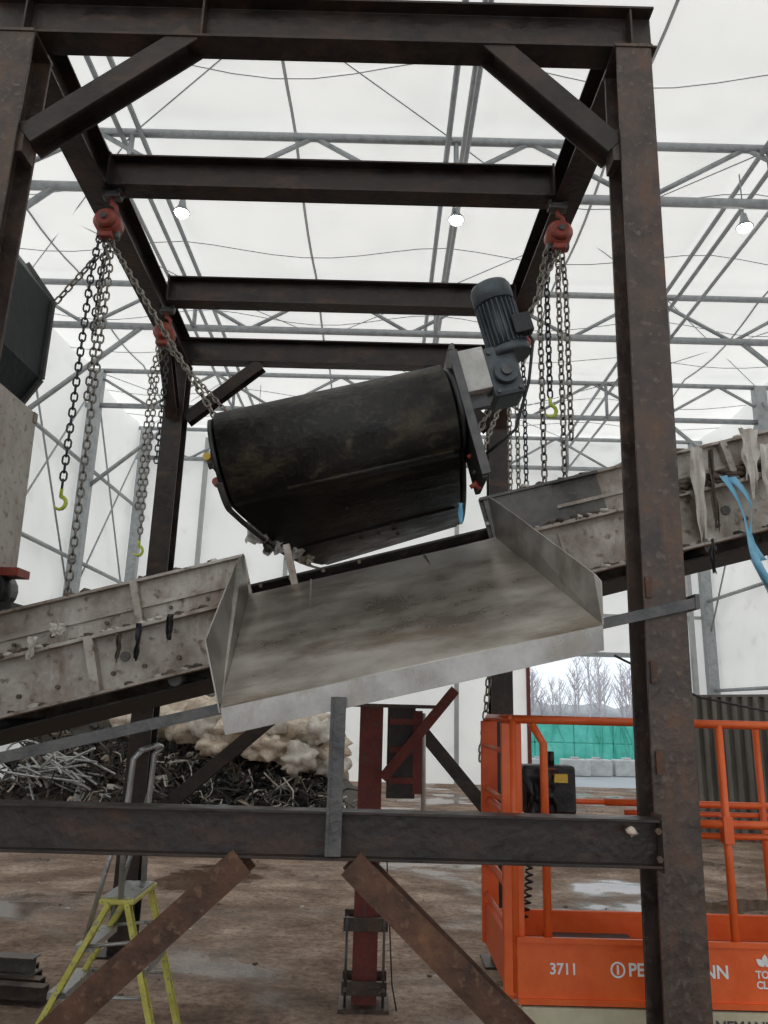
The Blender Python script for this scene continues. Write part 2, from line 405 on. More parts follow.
extr('side_rail_b',I(.2,.30),(1.38,Yf+.08,ZM),(1.27,Yr-.09,ZM),up,STEELB,F,bev=.003)
for i,y in enumerate((5.1,6.8)):
    extr('cross_beam_%d'%i,I(.17,.27),(-2.18,y,ZM),(1.24,y,ZM),up,STEELB,F,bev=.003)
    for x in (-2.17,1.23): bx('end_plate',x-.008,x+.008,y-.1,y+.1,ZU+.01,ZT-.01,STEELB,F)
def brace(a,b,m=STEELB,w=.13,h=.15): extr('knee_brace',I(w,h,.012,.01),a,b,ny,m,F,bev=.002)
brace((-2.09,Yf-.02,3.10+H),(-1.21,Yf-.02,3.84+H),STEELB); brace((.56,Yf-.02,3.84+H),(1.26,Yf-.02,3.13+H),STEELB)
brace((-2.25,Yr,3.10+H),(-1.45,Yr,3.8+H)); brace((.45,Yr,3.8+H),(1.15,Yr,3.1+H))
brace((-1.1,Yr,-.12+H),(-2.28,Yr,-1.15+H)); brace((.40,Yr,-.15+H),(1.2,Yr,-1.05+H))
brace((-2.37,Yr-.12,3.1+H),(-2.36,7.3,3.82+H)); brace((1.28,Yr-.12,3.1+H),(1.29,7.35,3.82+H))
for x,z in ((-2.11,3.09),(1.26,3.13)): bx('gusset',x-.02,x+.02,Yf-.09,Yf+.05,z-.10+H,z+.10+H,STEEL,F)
YB_=3.56
extr('front_lower_beam',I(.13,.195,.012,.009),(-3.0,YB_,-.525+H),(1.22,YB_,-.525+H),up,STEELB,F,bev=.002)
bx('lower_beam_end_plate',1.22,1.235,YB_-.075,YB_+.06,-.64+H,-.41+H,STEEL,F)
extr('lower_diagonal_a',I(.12,.155,.011,.009),(-.56,YB_,-.63+H),(-2.15,YB_,-2.08+H),ny,RUST,F)
extr('lower_diagonal_b',I(.12,.155,.011,.009),(-.10,YB_,-.63+H),(1.21,YB_,-1.80+H),ny,RUST,F)
for z in (-.2,.2,.60): box('weld_tab',(1.275,Yf-.13,z+H),(.03,.012,.10),RUST,F)
for z in (-.47,-.58): tube('bolt',[(1.20,3.49,z+H),(1.20,3.47,z+H)],.014,STEEL,F,6)
vs,fs=lump((1.09,3.49,-.475+H),.022,4,.8); mesh('foam_blob',vs,fs,TAN,F,True)
# ------------------------------------------------------------ conveyor
th=math.atan(.2727);cu=V((math.cos(th),0,math.sin(th)));cn=V((-math.sin(th),0,math.cos(th)))
O=V((0,0,1.098+H))
def CP(s,y,n): return O+cu*s+cn*n+V((0,y,0))
C=group('inclined_conveyor')
def cbox(nm,s0,s1,y0,y1,n0,n1,m,bev=0):
    vs=[CP(s,y,n) for s in(s0,s1) for y in(y0,y1) for n in(n0,n1)]
    o=mesh(nm,vs,[(0,1,3,2),(4,6,7,5),(0,4,5,1),(2,3,7,6),(0,2,6,4),(1,5,7,3)],m,C)
    if bev: b=o.modifiers.new('b','BEVEL'); b.width=bev; b.segments=2
    return o
S0,S1=-5.0,5.4
for nm,y,sgn in (('near',4.5,-1),('far',5.75,1)):
    cbox('channel_web_'+nm,S0,S1,y,y+.012,-.60,-.27,CONV)
    cbox('channel_top_'+nm,S0,S1,y-(.07 if sgn<0 else -.0),y+(.012 if sgn<0 else .07),-.282,-.262,CONV)
    cbox('channel_bottom_'+nm,S0,S1,y-(.07 if sgn<0 else -.0),y+(.012 if sgn<0 else .07),-.60,-.585,CONV)
    for a,b in ((S0,-.86),(.60,1.35),(1.35,S1)):
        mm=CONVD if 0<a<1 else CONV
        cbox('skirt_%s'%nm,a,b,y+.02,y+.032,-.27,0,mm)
        cbox('skirt_top_%s'%nm,a,b,y-.03,y+.032,-.010,.006,mm)
        cbox('skirt_mid_%s'%nm,a,b,y+.000,y+.02,-.165,-.145,CONV)
s=S0+.4
while s<S1:
    if not(-.8<s<1.0):
        cbox('stiffener',s,s+.05,4.43,4.50,-.588,-.282,CONV); cbox('stiffener',s+.3,s+.34,4.46,4.52,-.27,0,CONV)
        for q in (.12,.3,.5,.72):
            p=CP(s+q,4.5,-.5); tube('bolt',[p,p+V((0,-.02,0))],.014,BROWNR,C,6)
            p=CP(s+q,4.52,-.2); tube('bolt',[p,p+V((0,-.02,0))],.012,BROWNR,C,6)
        p=CP(s+.2,4.5,-.42); tube('slot_plate',[p,p+V((0,-.012,0))],.03,CONVD,C,8)
    s+=.92
cbox('patch_plate',1.0,1.5,4.488,4.5,-.57,-.31,CONV); cbox('hatch',.62,1.05,4.49,4.52,-.26,-.01,CONVD)
vs=[];fs=[]
ys=[4.56,4.8,5.0,5.3,5.5,5.72];ns=[-.18,-.27,-.31,-.31,-.27,-.18]
for s in (S0,S1):
    for y,n in zip(ys,ns): vs.append(CP(s,y,n))
for i in range(5): fs.append((i,i+1,i+7,i+6))
o=mesh('belt',vs,fs,BELT,C); sm=o.modifiers.new('s','SOLIDIFY'); sm.thickness=.015
cbox('return_belt',S0,S1,4.6,5.7,-.66,-.648,BELT)
s=S0+.3
while s<S1:
    tube('idler_roller',[CP(s,4.55,-.61),CP(s,5.73,-.61)],.04,GALVD,C,10); tube('carry_roller',[CP(s,4.9,-.36),CP(s,5.4,-.36)],.04,GALVD,C,10); s+=1.1
for s in (-4.4,4.7):
    for y in (4.52,5.75):
        p=CP(s,y,-.6); extr('support_leg',I(.12,.12,.01,.008),(p.x,p.y,0.0),p,ny,REDP,C)
random.seed(5);ac=Acc();ac2=Acc()
for i in range(400):
    s=random.uniform(-3.4,4.0)
    if -.9<s<.75: continue
    pl=random.random()
    if pl<.66: c=CP(s,4.46+random.uniform(-.02,.03),-.258)
    elif pl<.84: c=CP(s,4.46,-.58)
    else: c=CP(s,4.50,.01)
    (ac if i%4 else ac2).add(lump(c,random.uniform(.010,.038),i,.5))
for i in range(60):
    s=random.uniform(1.7,3.2); ac.add(lump(CP(s,4.47,-.24+random.uniform(0,.06)),random.uniform(.02,.05),i+700,.5))
for i in range(80):
    c=CP(random.uniform(-4,5),random.uniform(4.75,5.5),-.27); ac.add(lump(c,random.uniform(.04,.09),i+300))
ac.make('mud_clods',BROWNR,C,True); ac2.make('litter_scraps',RAG,C,True)
for i,(s,n,w,h,m) in enumerate(((-1.50,-.27,.035,.20,BLACK),(-1.32,-.26,.04,.14,BLACK),(-1.62,-.30,.03,.16,BROWNR),
   (1.95,-.02,.09,.58,RAG),(2.03,-.05,.05,.46,BROWNR),(2.30,.02,.11,.36,RAG),(2.37,-.1,.08,.32,RAG),(2.22,-.58,.04,.18,BROWNR),
   (1.45,-.55,.05,.16,BROWNR),(-1.0,-.5,.03,.16,BROWNR),(1.85,-.58,.03,.20,BLACK),(-1.95,-.16,.10,.07,RAG),(-2.1,-.2,.05,.12,RAG),(.98,-.55,.06,.12,BLACK),(2.5,-.3,.1,.4,BROWNR))):
    rag('hanging_rag',CP(s,4.39,n),w,h,m,C,seed=i*3.1+1,amp=.022)
vs=[];fs=[]
for i in range(16):
    t=i/15; x=2.02+.26*t+.025*math.sin(t*7); z=1.40-.76*t+H; a=.9*math.sin(t*5)
    vs+=[(x-.022*math.cos(a),4.36-.022*math.sin(a),z),(x+.022*math.cos(a),4.36+.022*math.sin(a),z+.01)]
for i in range(15): fs.append((2*i,2*i+1,2*i+3,2*i+2))
o=mesh('blue_strap',vs,fs,BLUES,C,True); sm=o.modifiers.new('s','SOLIDIFY'); sm.thickness=.003
vs2=[(v[0]+.05+.03*math.sin(k*.3),v[1]+.02,v[2]) for k,v in enumerate(vs[:22])]
o=mesh('blue_strap_tail',vs2,[f for f in fs if max(f)<22],BLUES,C,True); sm=o.modifiers.new('s','SOLIDIFY'); sm.thickness=.003
# ------------------------------------------------------------ tray
T=group('steel_chute_tray')
fl,fr,bl,br=V((-.70,3.5,-.01+H)),V((1.01,3.5,.40+H)),V((-.77,4.43,.625+H)),V((.67,4.43,1.0+H))
plate('tray_floor',[fl,fr,br,bl],.006,STAIN,T)
dn=V((0.03,0.0,-.115))
plate('front_lip',[fl+dn,fr+dn+V((-.03,0,0)),fr+V((0,-.002,0)),fl+V((0,-.002,0))],.006,STAIN2,T)
plate('side_wall_l',[fl+V((0,0,-.02)),V((-.79,3.5,.285+H)),V((-.845,4.36,.80+H)),V((-.82,4.43,.87+H)),bl],.007,STAIN2,T)
plate('side_wall_r',[fr,br,V((.62,4.43,1.26+H)),V((.66,4.3,1.19+H)),V((.985,3.52,.64+H)),V((1.01,3.5,.60+H))],.007,STAIN2,T)
tube('weld_bead',[fl+V((0,-.004,.0)),fr+V((0,-.004,.0))],.005,STAIN,T,6)
extr('support_strut',Rp(.012,.062),(-.175,3.47,-.60+H),(-.175,3.47,.05+H),(1,0,0),GALVD,T)
extr('support_strut_flange',Rp(.045,.012),(-.205,3.48,-.60+H),(-.205,3.48,.05+H),(1,0,0),GALVD,T)
extr('cross_bar',Rp(.022,.05),(-2.4,3.615,-.425+H),(1.49,3.615,.529+H),up,GALVD,T)
box('bar_clamp',(1.495,3.68,.535+H),(.02,.16,.07),GALVD,T)
extr('under_rib_a',Lp(.04,.05),fl+V((.35,.15,.11)),bl+V((.35,0,.06)),up,STAIN2,T)
extr('under_rib_b',Lp(.04,.05),fl+V((1.15,.15,.30)),bl+V((1.0,0,.22)),up,STAIN2,T)
# ------------------------------------------------------------ overband magnet
M=group('overband_magnetic_separator')
W=V((math.cos(.2548),0,math.sin(.2548)));n_=V((-math.sin(.2548),0,math.cos(.2548)))
A=V((-.98,4.44,1.487+H))-n_*.04;B=V((.37,4.44,1.84+H))-n_*.04;E=V((-.45,6.1,1.125+H))+n_*.2;Fq=V((.60,6.1,1.475+H))+n_*.2
def prof(c1,c2,r1,r2,N=22):
    pts=[]
    for i in range(N+1):
        t=math.pi/2+math.pi*1.06*i/N; pts.append(c1+V((0,math.cos(t)*r1,0))+n_*math.sin(t)*r1)
    k=N+1
    for i in range(9): pts.append(None)
    for i in range(N+1):
        t=-math.pi/2+math.pi*i/N; pts.append(c2+V((0,math.cos(t)*r2,0))+n_*math.sin(t)*r2)
    a,b=pts[k-1],pts[k+9]
    for i in range(9):
        t=(i+1)/10; m1=a.lerp(b,t)
        pts[k+i]=m1-n_*(.075*math.sin(math.pi*t)**.8) 
    return pts
def loft(nm,P,Q,m,smooth=True):
    k=len(P);o=mesh(nm,P+Q,[(i,(i+1)%k,(i+1)%k+k,i+k) for i in range(k)]+[tuple(range(k)),tuple(reversed(range(k,2*k)))],m,M)
    fixn(o)
    if smooth:
        for p in o.data.polygons:
            if len(p.vertices)==4: p.use_smooth=True
    return o
R1=.29
PA=prof(A,E,R1,.2);PB=prof(B,Fq,R1,.2)
loft('rubber_belt',PA,PB,MAGB)
loft('side_frame_l',prof(A-W*.045,E-W*.045,R1-.03,.19),prof(A-W*.02,E-W*.02,R1-.03,.19),BLACK)
loft('side_frame_r',prof(B+W*.02,Fq+W*.02,R1-.03,.19),prof(B+W*.05,Fq+W*.05,R1-.03,.19),BLACK)
q0=[PA[i]-W*.05-n_*.015 for i in range(15,36)]
vs=[];fs=[]
for q in q0: vs+=[q,q+W*.035-n_*.010]
for i in range(len(q0)-1): fs.append((2*i,2*i+1,2*i+3,2*i+2))
o=mesh('edge_guard',vs,fs,GALVD,M); sm=o.modifiers.new('s','SOLIDIFY'); sm.thickness=.012
a=PA[19]*.76+PB[19]*.24;b=PB[19]*.97+PA[19]*.03; tube('belt_cleat',[a,b],.014,MAGB,M,6)
a=PA[27]*.97+PB[27]*.03;b=PB[27]*.97+PA[27]*.03; tube('belt_cleat',[a,b],.010,MAGB,M,6)
def ub(nm,c,s,m,bev=.006):
    R=Matrix((W,V((0,1,0)),n_)).transposed(); return box(nm,c,s,m,M,R=R,bev=bev)
ub('bearing_plate',B+W*.075+V((0,-.02,0))-n_*.10,(.035,.36,.84),BLACK)
ub('bearing_plate_edge',B+W*.085+V((0,-.21,0))-n_*.10,(.055,.02,.80),GALVD,.003)
ub('mount_plate',B+W*.185+n_*.20+V((0,-.02,0)),(.22,.16,.28),PALE)
ub('mount_flange',B+W*.10+n_*.20+V((0,-.04,0)),(.03,.26,.34),GALVD)
ub('lower_bracket',B+W*.18+n_*.02+V((0,0.0,0)),(.17,.05,.10),GALVD)
gc=B+W*.39+n_*.16
ub('gearbox',gc+V((0,.03,0)),(.20,.26,.34),MOTOR,.025)
tube('gearbox_output',[gc-n_*.03+V((0,-.09,0)),gc-n_*.03+V((0,-.15,0))],.075,MOTOR,M,20)
tube('gearbox_hub',[gc-n_*.03+V((0,-.15,0)),gc-n_*.03+V((0,-.17,0))],.035,GALVD,M,16)
for dx in (-.07,.07):
    for dz in (-.14,.12):
        p=gc+W*dx+n_*dz+V((0,-.1,0)); tube('gearbox_bolt',[p,p+V((0,-.02,0))],.014,GALVD,M,6)
m0=V((.765,4.42,2.20+H));m1=V((.64,4.42,2.66+H));md=(m1-m0).normalized()
tube('motor_flange',[m0-md*.03,m0+md*.02],.135,MOTOR,M,24)
tube('motor_body',[m0,m0+md*.34],.108,MOTOR,M,28)
tube('motor_fan_cover',[m0+md*.34,m0+md*.45,m0+md*.475,m0+md*.48],[.132,.132,.12,.07],MOTOR,M,28)
sa=md.cross(V((0,1,0))).normalized();sb=md.cross(sa)
ac=Acc()
for i in range(26):
    t=2*math.pi*i/26;d=sa*math.cos(t)+sb*math.sin(t);R=Matrix((d,md.cross(d),md)).transposed()
    ac.add(boxgeo(m0+md*.18+d*.117,(.03,.006,.30),R))
ac.make('motor_cooling_fins',MOTOR,M)
box('motor_terminal_box',m0+md*.15+V((.10,-.10,.0)),(.12,.09,.13),BLACK,M,R=Matrix((sa,sb,md)).transposed(),bev=.008)
tube('motor_cable',[(.84,4.32,2.33+H),(.90,4.34,2.25+H),(.88,4.4,2.0+H),(.80,4.45,1.7+H),(.62,4.5,1.55+H)],.010,BLACK,M,6)
p=A-W*.06
tube('drum_shaft',[p,p-W*.05],.035,GALVD,M,12)
ub('take_up_block',p+V((0,.02,0)),(.04,.16,.12),GALVD)
tube('yellow_cap',[p-W*.03-n_*.0+V((0,-.1,0)),p-W*.03-n_*.0+V((0,-.14,0))],.024,LMY,M,12)
tube('red_cap',[p-W*.0-n_*.17+V((0,-.1,0)),p-W*.0-n_*.17+V((0,-.15,0))],.026,HOIST,M,12)
lugs=[V((-1.04,4.62,1.70+H)),V((-.60,6.05,1.62+H)),V((.56,4.75,1.66+H)),V((.75,6.05,1.95+H))]
for l in lugs: box('lifting_lug',l-V((0,0,.04)),(.03,.12,.12),GALVD,M)
for i,l in enumerate(((.53,4.42,1.50+H),(.56,4.42,1.40+H),(.545,4.42,1.31+H))): 
    tube('red_shackle',[(l[0]-.03,l[1],l[2]),(l[0],l[1]-.01,l[2]+.02),(l[0]+.03,l[1],l[2]-.01)],[.014,.022,.014],HOIST if i%2==0 else GALVD,M,8)
for i,(x,y,z,w,h,m) in enumerate(((-.84,4.95,1.19,.16,.15,RAG),(-.74,5.1,1.14,.16,.14,RAG),(-.64,5.3,1.10,.16,.10,RAG),(-.56,5.5,1.08,.14,.07,TAN),(-.78,5.02,1.12,.05,.12,BROWNR))):
    rag('stuck_plastic',(x,y,z+H),w,h,m,M,seed=i*7.7+3,amp=.05)
rag('stuck_tape',(.46,4.45,1.22+H),.03,.12,BLUES,M,seed=4,amp=.01)
ac=Acc(); random.seed(9)
for i in range(26):
    k=random.randint(24,30); q=PA[k].lerp(PB[k],random.uniform(.38,.62)); ac.add(lump(q,random.uniform(.006,.022),i+50,.3))
ac.make('stuck_dirt',BROWNR,M,True)
# ------------------------------------------------------------ hoists
def hoist(x,y,lug,falls,big=.86):
    g=group('chain_hoist')
    zt=ZU
    box('beam_clamp',(x,y,zt-.03),(.14,.08,.05),GALVD,g,bev=.008)
    for s in (-1,1): box('clamp_jaw',(x+s*.06,y,zt+.0),(.03,.08,.05),GALVD,g)
    hook('top_hook',(x,y,zt-.10),HOIST,g,1.0)
    z=zt-.28
    tube('body',[(x,y-.075,z),(x,y-.06,z),(x,y+.06,z),(x,y+.075,z)],[.085*big,.115*big,.115*big,.085*big],HOIST,g,22)
    tube('wheel_cover',[(x,y-.11,z),(x,y-.075,z)],[.06,.085],HOIST,g,22)
    tube('hub',[(x,y-.125,z),(x,y-.11,z)],.025,GALVD,g,12)
    box('gear_case',(x,y+.02,z-.06),(.17,.07,.11),GALVD,g,bev=.02)
    box('chain_guide',(x,y-.02,z-.11),(.10,.08,.05),HOIST,g,bev=.01)
    for (dx,dy,z1,m,hk) in falls:
        chain('hand_chain',[(x+dx*.5,y+dy,z-.06),(x+dx,y+dy,z-.4),(x+dx,y+dy,z1+H)],m,g)
        if hk: hook('bottom_hook',(x+dx,y+dy,z1+H-.06),LIME,g,.9)
    chain('load_chain',[(x,y,z-.1),lug],CHROME,g,hw=.018)
    hook('load_hook',(lug.x,lug.y,lug.z+.10),HOIST,g,.7)
    return g
hg=hoist(-2.15,5.1,lugs[0],[(-.07,-.03,1.42,CHBLK,1),(.05,0,.50,CHROME,0),(-.03,.04,2.6,CHBLK,0),(.0,.02,2.1,CHROME,0)])
chain('slack_chain',[(-3.3,5.3,2.2+H),(-2.75,5.2,2.55+H),(-2.2,5.1,3.25+H)],CHROME,hg)
hoist(-2.2,6.85,lugs[1],[(-.03,0,1.45,CHROME,1),(.04,.03,2.2,CHBLK,0),(-.09,.03,1.75,CHROME,0)])
hoist(1.27,5.1,lugs[2],[(-.02,-.03,1.28,CHROME,0),(-.10,0,2.2,CHBLK,1),(.05,.03,1.9,CHROME,0),(-.15,.03,1.55,CHROME,0)])
hoist(1.30,6.85,lugs[3],[(-.05,0,1.9,CHROME,1),(-.12,.03,1.5,CHROME,0),(.03,.03,1.3,CHBLK,0)])
g=group('hanging_chain')
chain('links',[(.86,5.95,.55+H),(.80,5.95,-.05+H),(.76,5.95,-.35+H)],CHROME,g)
# ------------------------------------------------------------ left machine
G=group('screening_machine')
dz=-.07
plate('hood_side',[(-2.34,4.8,2.75+H+dz),(-2.34,4.8,2.17+H+dz),(-2.48,4.8,1.94+H+dz),(-3.6,4.8,1.94+H+dz),(-3.6,4.8,3.3+H+dz),(-2.55,4.8,3.03+H+dz)],-1.4,GREENB,G)
rim=[(-2.34,4.78,2.75+H+dz),(-2.34,4.78,2.17+H+dz),(-2.48,4.78,1.94+H+dz)]
for a,b in zip(rim[:-1],rim[1:]): extr('hood_rim',Rp(.05,.03),a,b,ny,GALVD,G)
extr('hood_rim',Rp(.05,.03),(-2.34,4.78,2.75+H+dz),(-2.55,4.78,3.03+H+dz),ny,GALVD,G)
extr('hood_mid_rib',Rp(.04,.04),(-2.46,4.77,2.0+H+dz),(-2.46,4.77,2.85+H+dz),ny,BLACK,G)
box('hood_hinge',(-2.40,4.76,2.42+H),(.05,.04,.10),GALVD,G)
plate('chute_panel',[(-2.36,4.85,1.87+H),(-2.34,4.85,.72+H),(-2.6,4.85,.5+H),(-3.6,4.85,.5+H),(-3.6,4.85,1.87+H)],-1.2,BEIGE,G)
bx('chute_rib',-2.45,-2.40,4.80,4.85,.8+H,1.86+H,BEIGE,G)
bx('chute_flange',-2.62,-2.35,4.80,4.85,1.80+H,1.87+H,CONV,G)
for x in (-3.55,-3.2):
    for y in (4.9,5.9): bx('machine_leg',x,x+.13,y,y+.12,0,.55+H,STEEL,G)
tube('bearing_housing',[(-2.42,4.83,.66+H),(-2.42,4.62,.66+H)],.12,BLACK,G,18)
tube('bearing_cap',[(-2.42,4.62,.66+H),(-2.42,4.60,.66+H)],.07,BROWNR,G,18)
box('bearing_foot',(-2.42,4.72,.54+H),(.36,.18,.07),BLACK,G); box('bearing_bolster',(-2.40,4.70,.76+H),(.36,.16,.05),HOIST,G)
for i in range(5): tube('hose',[(-2.55+.05*i,4.62,.85+H-.03*i),(-2.38,4.58,.70+H-.04*i),(-2.44,4.6,.52+H)],.014,BLACK,G,6)
# ------------------------------------------------------------ centre red post
P=group('red_support_post')
extr('post',I(.20,.20,.014,.01),(-.06,6.95,.03),(-.06,6.95,.02+H),ny,REDP,P)
bx('base_plate',-.26,.14,6.75,7.15,0,.03,STEEL,P)
for z in (.16,.62):
    bx('clamp_plate',-.24,.12,6.80,6.83,z-.05,z+.05,STEEL,P); bx('clamp_plate_b',-.24,.12,7.07,7.1,z-.05,z+.05,STEEL,P)
    for x in(-.21,.09): tube('clamp_bolt',[(x,6.76,z),(x,7.14,z)],.014,GALVD,P,6)
for x in (-.21,.09): tube('anchor_rod',[(x,6.8,.0),(x,6.8,.66)],.012,GALVD,P,6)
extr('red_brace',Cp(.08,.10),(.05,6.75,-.55+H),(.64,6.62,.18+H),ny,REDP,P)
bx('bracket',.08,.32,6.85,7.0,-.72+H,.05+H,STEELB,P); bx('bracket_lip',.30,.38,6.83,6.87,-.68+H,-.0+H,REDP,P)
for z in (-.6,-.35,-.12): bx('bracket_cleat',.10,.34,6.82,6.85,z+H,z+.05+H,REDP,P)
bx('head_plate',-.3,.5,6.8,7.1,.02+H,.05+H,STEEL,P)
tube('thin_conduit',[(.40,7.1,-.02+H),(.41,7.1,-.85+H)],.022,PALE,P,8)
tube('hanging_wire',[(.08,6.8,-.9+H),(.12,6.78,-1.5+H),(.16,6.78,-2.1+H),(.20,6.78,-2.28+H)],.006,BLACK,P,5)
# ------------------------------------------------------------ step ladder
Ld=group('step_ladder')
for y in (4.78,5.22):
    extr('front_stile',Cp(.03,.07,.006),(-1.50,y,1.20),(-2.12,y,.0),ny,YEL,Ld)
    extr('rear_stile',Cp(.03,.05,.006),(-1.40,y,1.20),(-1.02,y,.0),ny,YEL,Ld)
    tube('hand_rail',[(-1.44,y,1.2),(-1.46,y,1.6),(-1.45,y,1.98),(-1.41,y,2.03)],.018,ALU,Ld,8)
    tube('hand_rail_b',[(-1.62,y,1.0),(-1.46,y,1.75)],.014,ALU,Ld,8)
tube('rail_top',[(-1.41,4.78,2.03),(-1.38,5.0,2.05),(-1.41,5.22,2.03)],.018,ALU,Ld,8)
bx('platform',-1.56,-1.36,4.76,5.24,1.19,1.22,YEL,Ld,.008); bx('platform_tread',-1.55,-1.37,4.79,5.21,1.22,1.23,ALU,Ld)
for i in range(4):
    t=(i+1)/5; x=-1.50-.62*t;z=1.2*(1-t); bx('tread',x-.05,x+.05,4.79,5.21,z-.02,z+.015,ALU,Ld)
for t in (.3,.65,.92):
    x=-1.40+.38*t;z=1.2*(1-t); bx('rear_rung',x-.02,x+.02,4.79,5.21,z-.02,z+.02,ALU,Ld)
for y in (4.78,5.22): tube('spreader',[(-1.75,y,.72),(-1.25,y,.72)],.01,ALU,Ld,6); tube('spreader_b',[(-1.62,y,.97),(-1.34,y,1.0)],.01,ALU,Ld,6)
g=group('steel_offcut_stack')
for i in range(4): extr('channel_%d'%i,Cp(.10,.14,.01),(-3.6,6.9+i*.17,.07),(-2.55-.1*i,6.75+i*.17,.07),up,STEEL,g)
extr('channel_top',I(.13,.13,.01,.01),(-3.7,7.1,.206),(-2.75,7.0,.206),up,CONVD,g)
# ------------------------------------------------------------ scissor lift
S=group('orange_scissor_lift')
x0,x1,y0,y1=.70,3.15,4.15,5.05; zt=2.27;zm=1.78;zd=1.02
def ot(pts,r=.021,m=ORANGE,nm='rail_tube'): return tube(nm,pts,r,m,S,8)
bx('deck',x0,x1,y0,y1,zd-.04,zd,ORDK,S)
bx('side_panel_near',x0,x1,y0-.03,y0,.965,1.245,ORANGE,S,.006)
bx('side_panel_far',x0,x1,y1,y1+.02,.965,1.16,ORANGE,S,.006)
bx('end_panel_l',x0-.03,x0,y0,y1,.965,1.2,ORANGE,S,.006); bx('end_panel_r',x1,x1+.03,y0,y1,.965,1.2,ORANGE,S,.006)
bx('panel_lip',x0,x1,y0-.045,y0-.03,1.225,1.25,ORANGE,S)
bx('panel_foot',x0,x1,y0-.045,y0-.03,.96,.985,ORANGE,S)
for y in (y0,y1):
    ot([(x0,y,zt),(1.42,y,zt)]);ot([(1.36,y,zt),(x1,y,zt)]); ot([(1.42,y,zm),(x1,y,zm)]); 
    ot([(1.55,y+.03,zm-.06),(x1,y+.03,zm-.06)],.016)
    for x in (x0+.0,1.78,2.4,x1): ot([(x,y,1.0),(x,y,zt)])
    ot([(1.0,y,zm),(1.42,y,zm)],.016)
ot([(.86,y0,1.0),(.86,y0,zt-.12),(.80,y0,zt-.02)],.021)
bx('slide_bracket',1.755,1.805,y0-.03,y0+.03,zm-.09,zm+.04,ORANGE,S,.004)
for x in (x0,x1):
    ot([(x,y0,zt),(x,y1,zt)]);ot([(x,y0,zm),(x,y1,zm)]);ot([(x,y0,1.42),(x,y1,1.42)])
bx('end_post_near',x0-.06,x0+.045,y0-.01,y0+.03,.98,zt-.02,ORANGE,S,.006)
bx('end_post_far',x0-.05,x0+.05,y1-.03,y1+.01,.98,zt-.02,ORANGE,S,.006)
for z in (1.25,1.55,1.85,2.1): ot([(x0-.02,y0,z),(x0-.02,y1,z)],.014)
bx('deck_clutter_tray',1.0,1.5,4.75,4.98,1.02,1.06,BLACK,S,.01)
bx('control_box',.88,1.2,4.86,5.0,1.72,2.0,BLACK,S,.02); bx('control_face',.98,1.14,4.84,4.86,1.78,1.90,BLACK,S)
box('yellow_label',(1.1,4.83,1.93),(.08,.02,.05),LMY,S); tube('joystick',[(1.06,4.9,2.0),(1.06,4.9,2.08)],.02,BLACK,S,8)
box('red_button',(1.02,4.83,1.97),(.10,.03,.035),HOIST,S)
rag('work_bag',(.97,4.80,1.98),.22,.26,BLACK,S,seed=6,amp=.05)
pts=[];
for i in range(90):
    t=i/89; pts.append((.82+.02*math.cos(i*1.1)+.04*math.sin(t*3),4.62+.02*math.sin(i*1.1),1.75-.55*t))
tube('coiled_cable',pts,.006,BLACK,S,5)
for i in range(4):
    z=.70+.06*i
    for y in (y0+.15,y1-.15): extr('scissor_arm',Rp(.04,.05),(x0+.15,y,z+(.02 if i%2 else -.02)),(x1-.15,y,z-(.02 if i%2 else -.02)),up,ORANGE if i%2 else CREAM,S)
bx('chassis',x0+.0,x1+.0,y0+.02,y1-.02,.22,.66,CREAM,S,.02)
bx('chassis_side_cover',x0+.02,x1,y0-.025,y0+.02,.40,.945,CREAM,S,.01)
for x in (x0+.3,x1-.3):
    for y in (y0+.02,y1-.02): tube('wheel',[(x,y-.06,.19),(x,y+.06,.19)],.19,BLACK,S,24)
def text(body,x,z,size,m,y=None):
    cu_=bpy.data.curves.new('txt','FONT'); cu_.body=body; cu_.size=size; cu_.extrude=.001; cu_.offset=.0022*size/.1
    o=bpy.data.objects.new('tmp',cu_); COL.objects.link(o)
    dg=bpy.context.evaluated_depsgraph_get(); me=bpy.data.meshes.new_from_object(o.evaluated_get(dg))
    bpy.data.objects.remove(o)
    me.materials.clear(); me.materials.append(m)
    q=bpy.data.objects.new('lettering',me); COL.objects.link(q); q.parent=S
    q.rotation_euler=(math.pi/2,0,0); q.location=(x,(y0-.033) if y is None else y,z)
text('3711',.855,1.09,.068,WHITE); text('PENNEMANN',1.235,1.09,.080,WHITE)
text('NEMANN',1.64,.86,.068,GALVD,y0-.028)
text('TOGETHER',1.85,1.095,.045,WHITE); text('CLEANER',1.85,1.05,.045,WHITE)
def leaf(cx,cz,a,l=.05):
    pts=[]
    for i in range(10):
        t=i/9; pts.append((t*l,.014*math.sin(math.pi*t)))
    for i in range(1,9):
        t=1-i/9; pts.append((t*l,-.014*math.sin(math.pi*t)))
    vs=[(cx+p*math.cos(a)-q*math.sin(a),y0-.034,cz+p*math.sin(a)+q*math.cos(a)) for p,q in pts]
    mesh('leaf_decal',vs,[tuple(range(len(vs)))],WHITE,S)
leaf(1.90,1.145,.6);leaf(1.895,1.145,2.4);leaf(1.898,1.15,1.5)
vs=[];fs=[];n=24
for i in range(n):
    t=2*math.pi*i/n; vs+=[(1.185+.036*math.cos(t),y0-.034,1.115+.036*math.sin(t)),(1.185+.027*math.cos(t),y0-.034,1.115+.027*math.sin(t))]
for i in range(n): fs.append((2*i,(2*i+2)%(2*n),(2*i+3)%(2*n),2*i+1))
mesh('round_logo',vs,fs,WHITE,S); bx('logo_bar',1.180,1.190,y0-.036,y0-.033,1.095,1.135,WHITE,S)
tube('overhead_cable',[(1.6,5.3,.40+H),(2.2,5.4,.14+H),(3.2,5.6,-.02+H)],.008,BLACK)
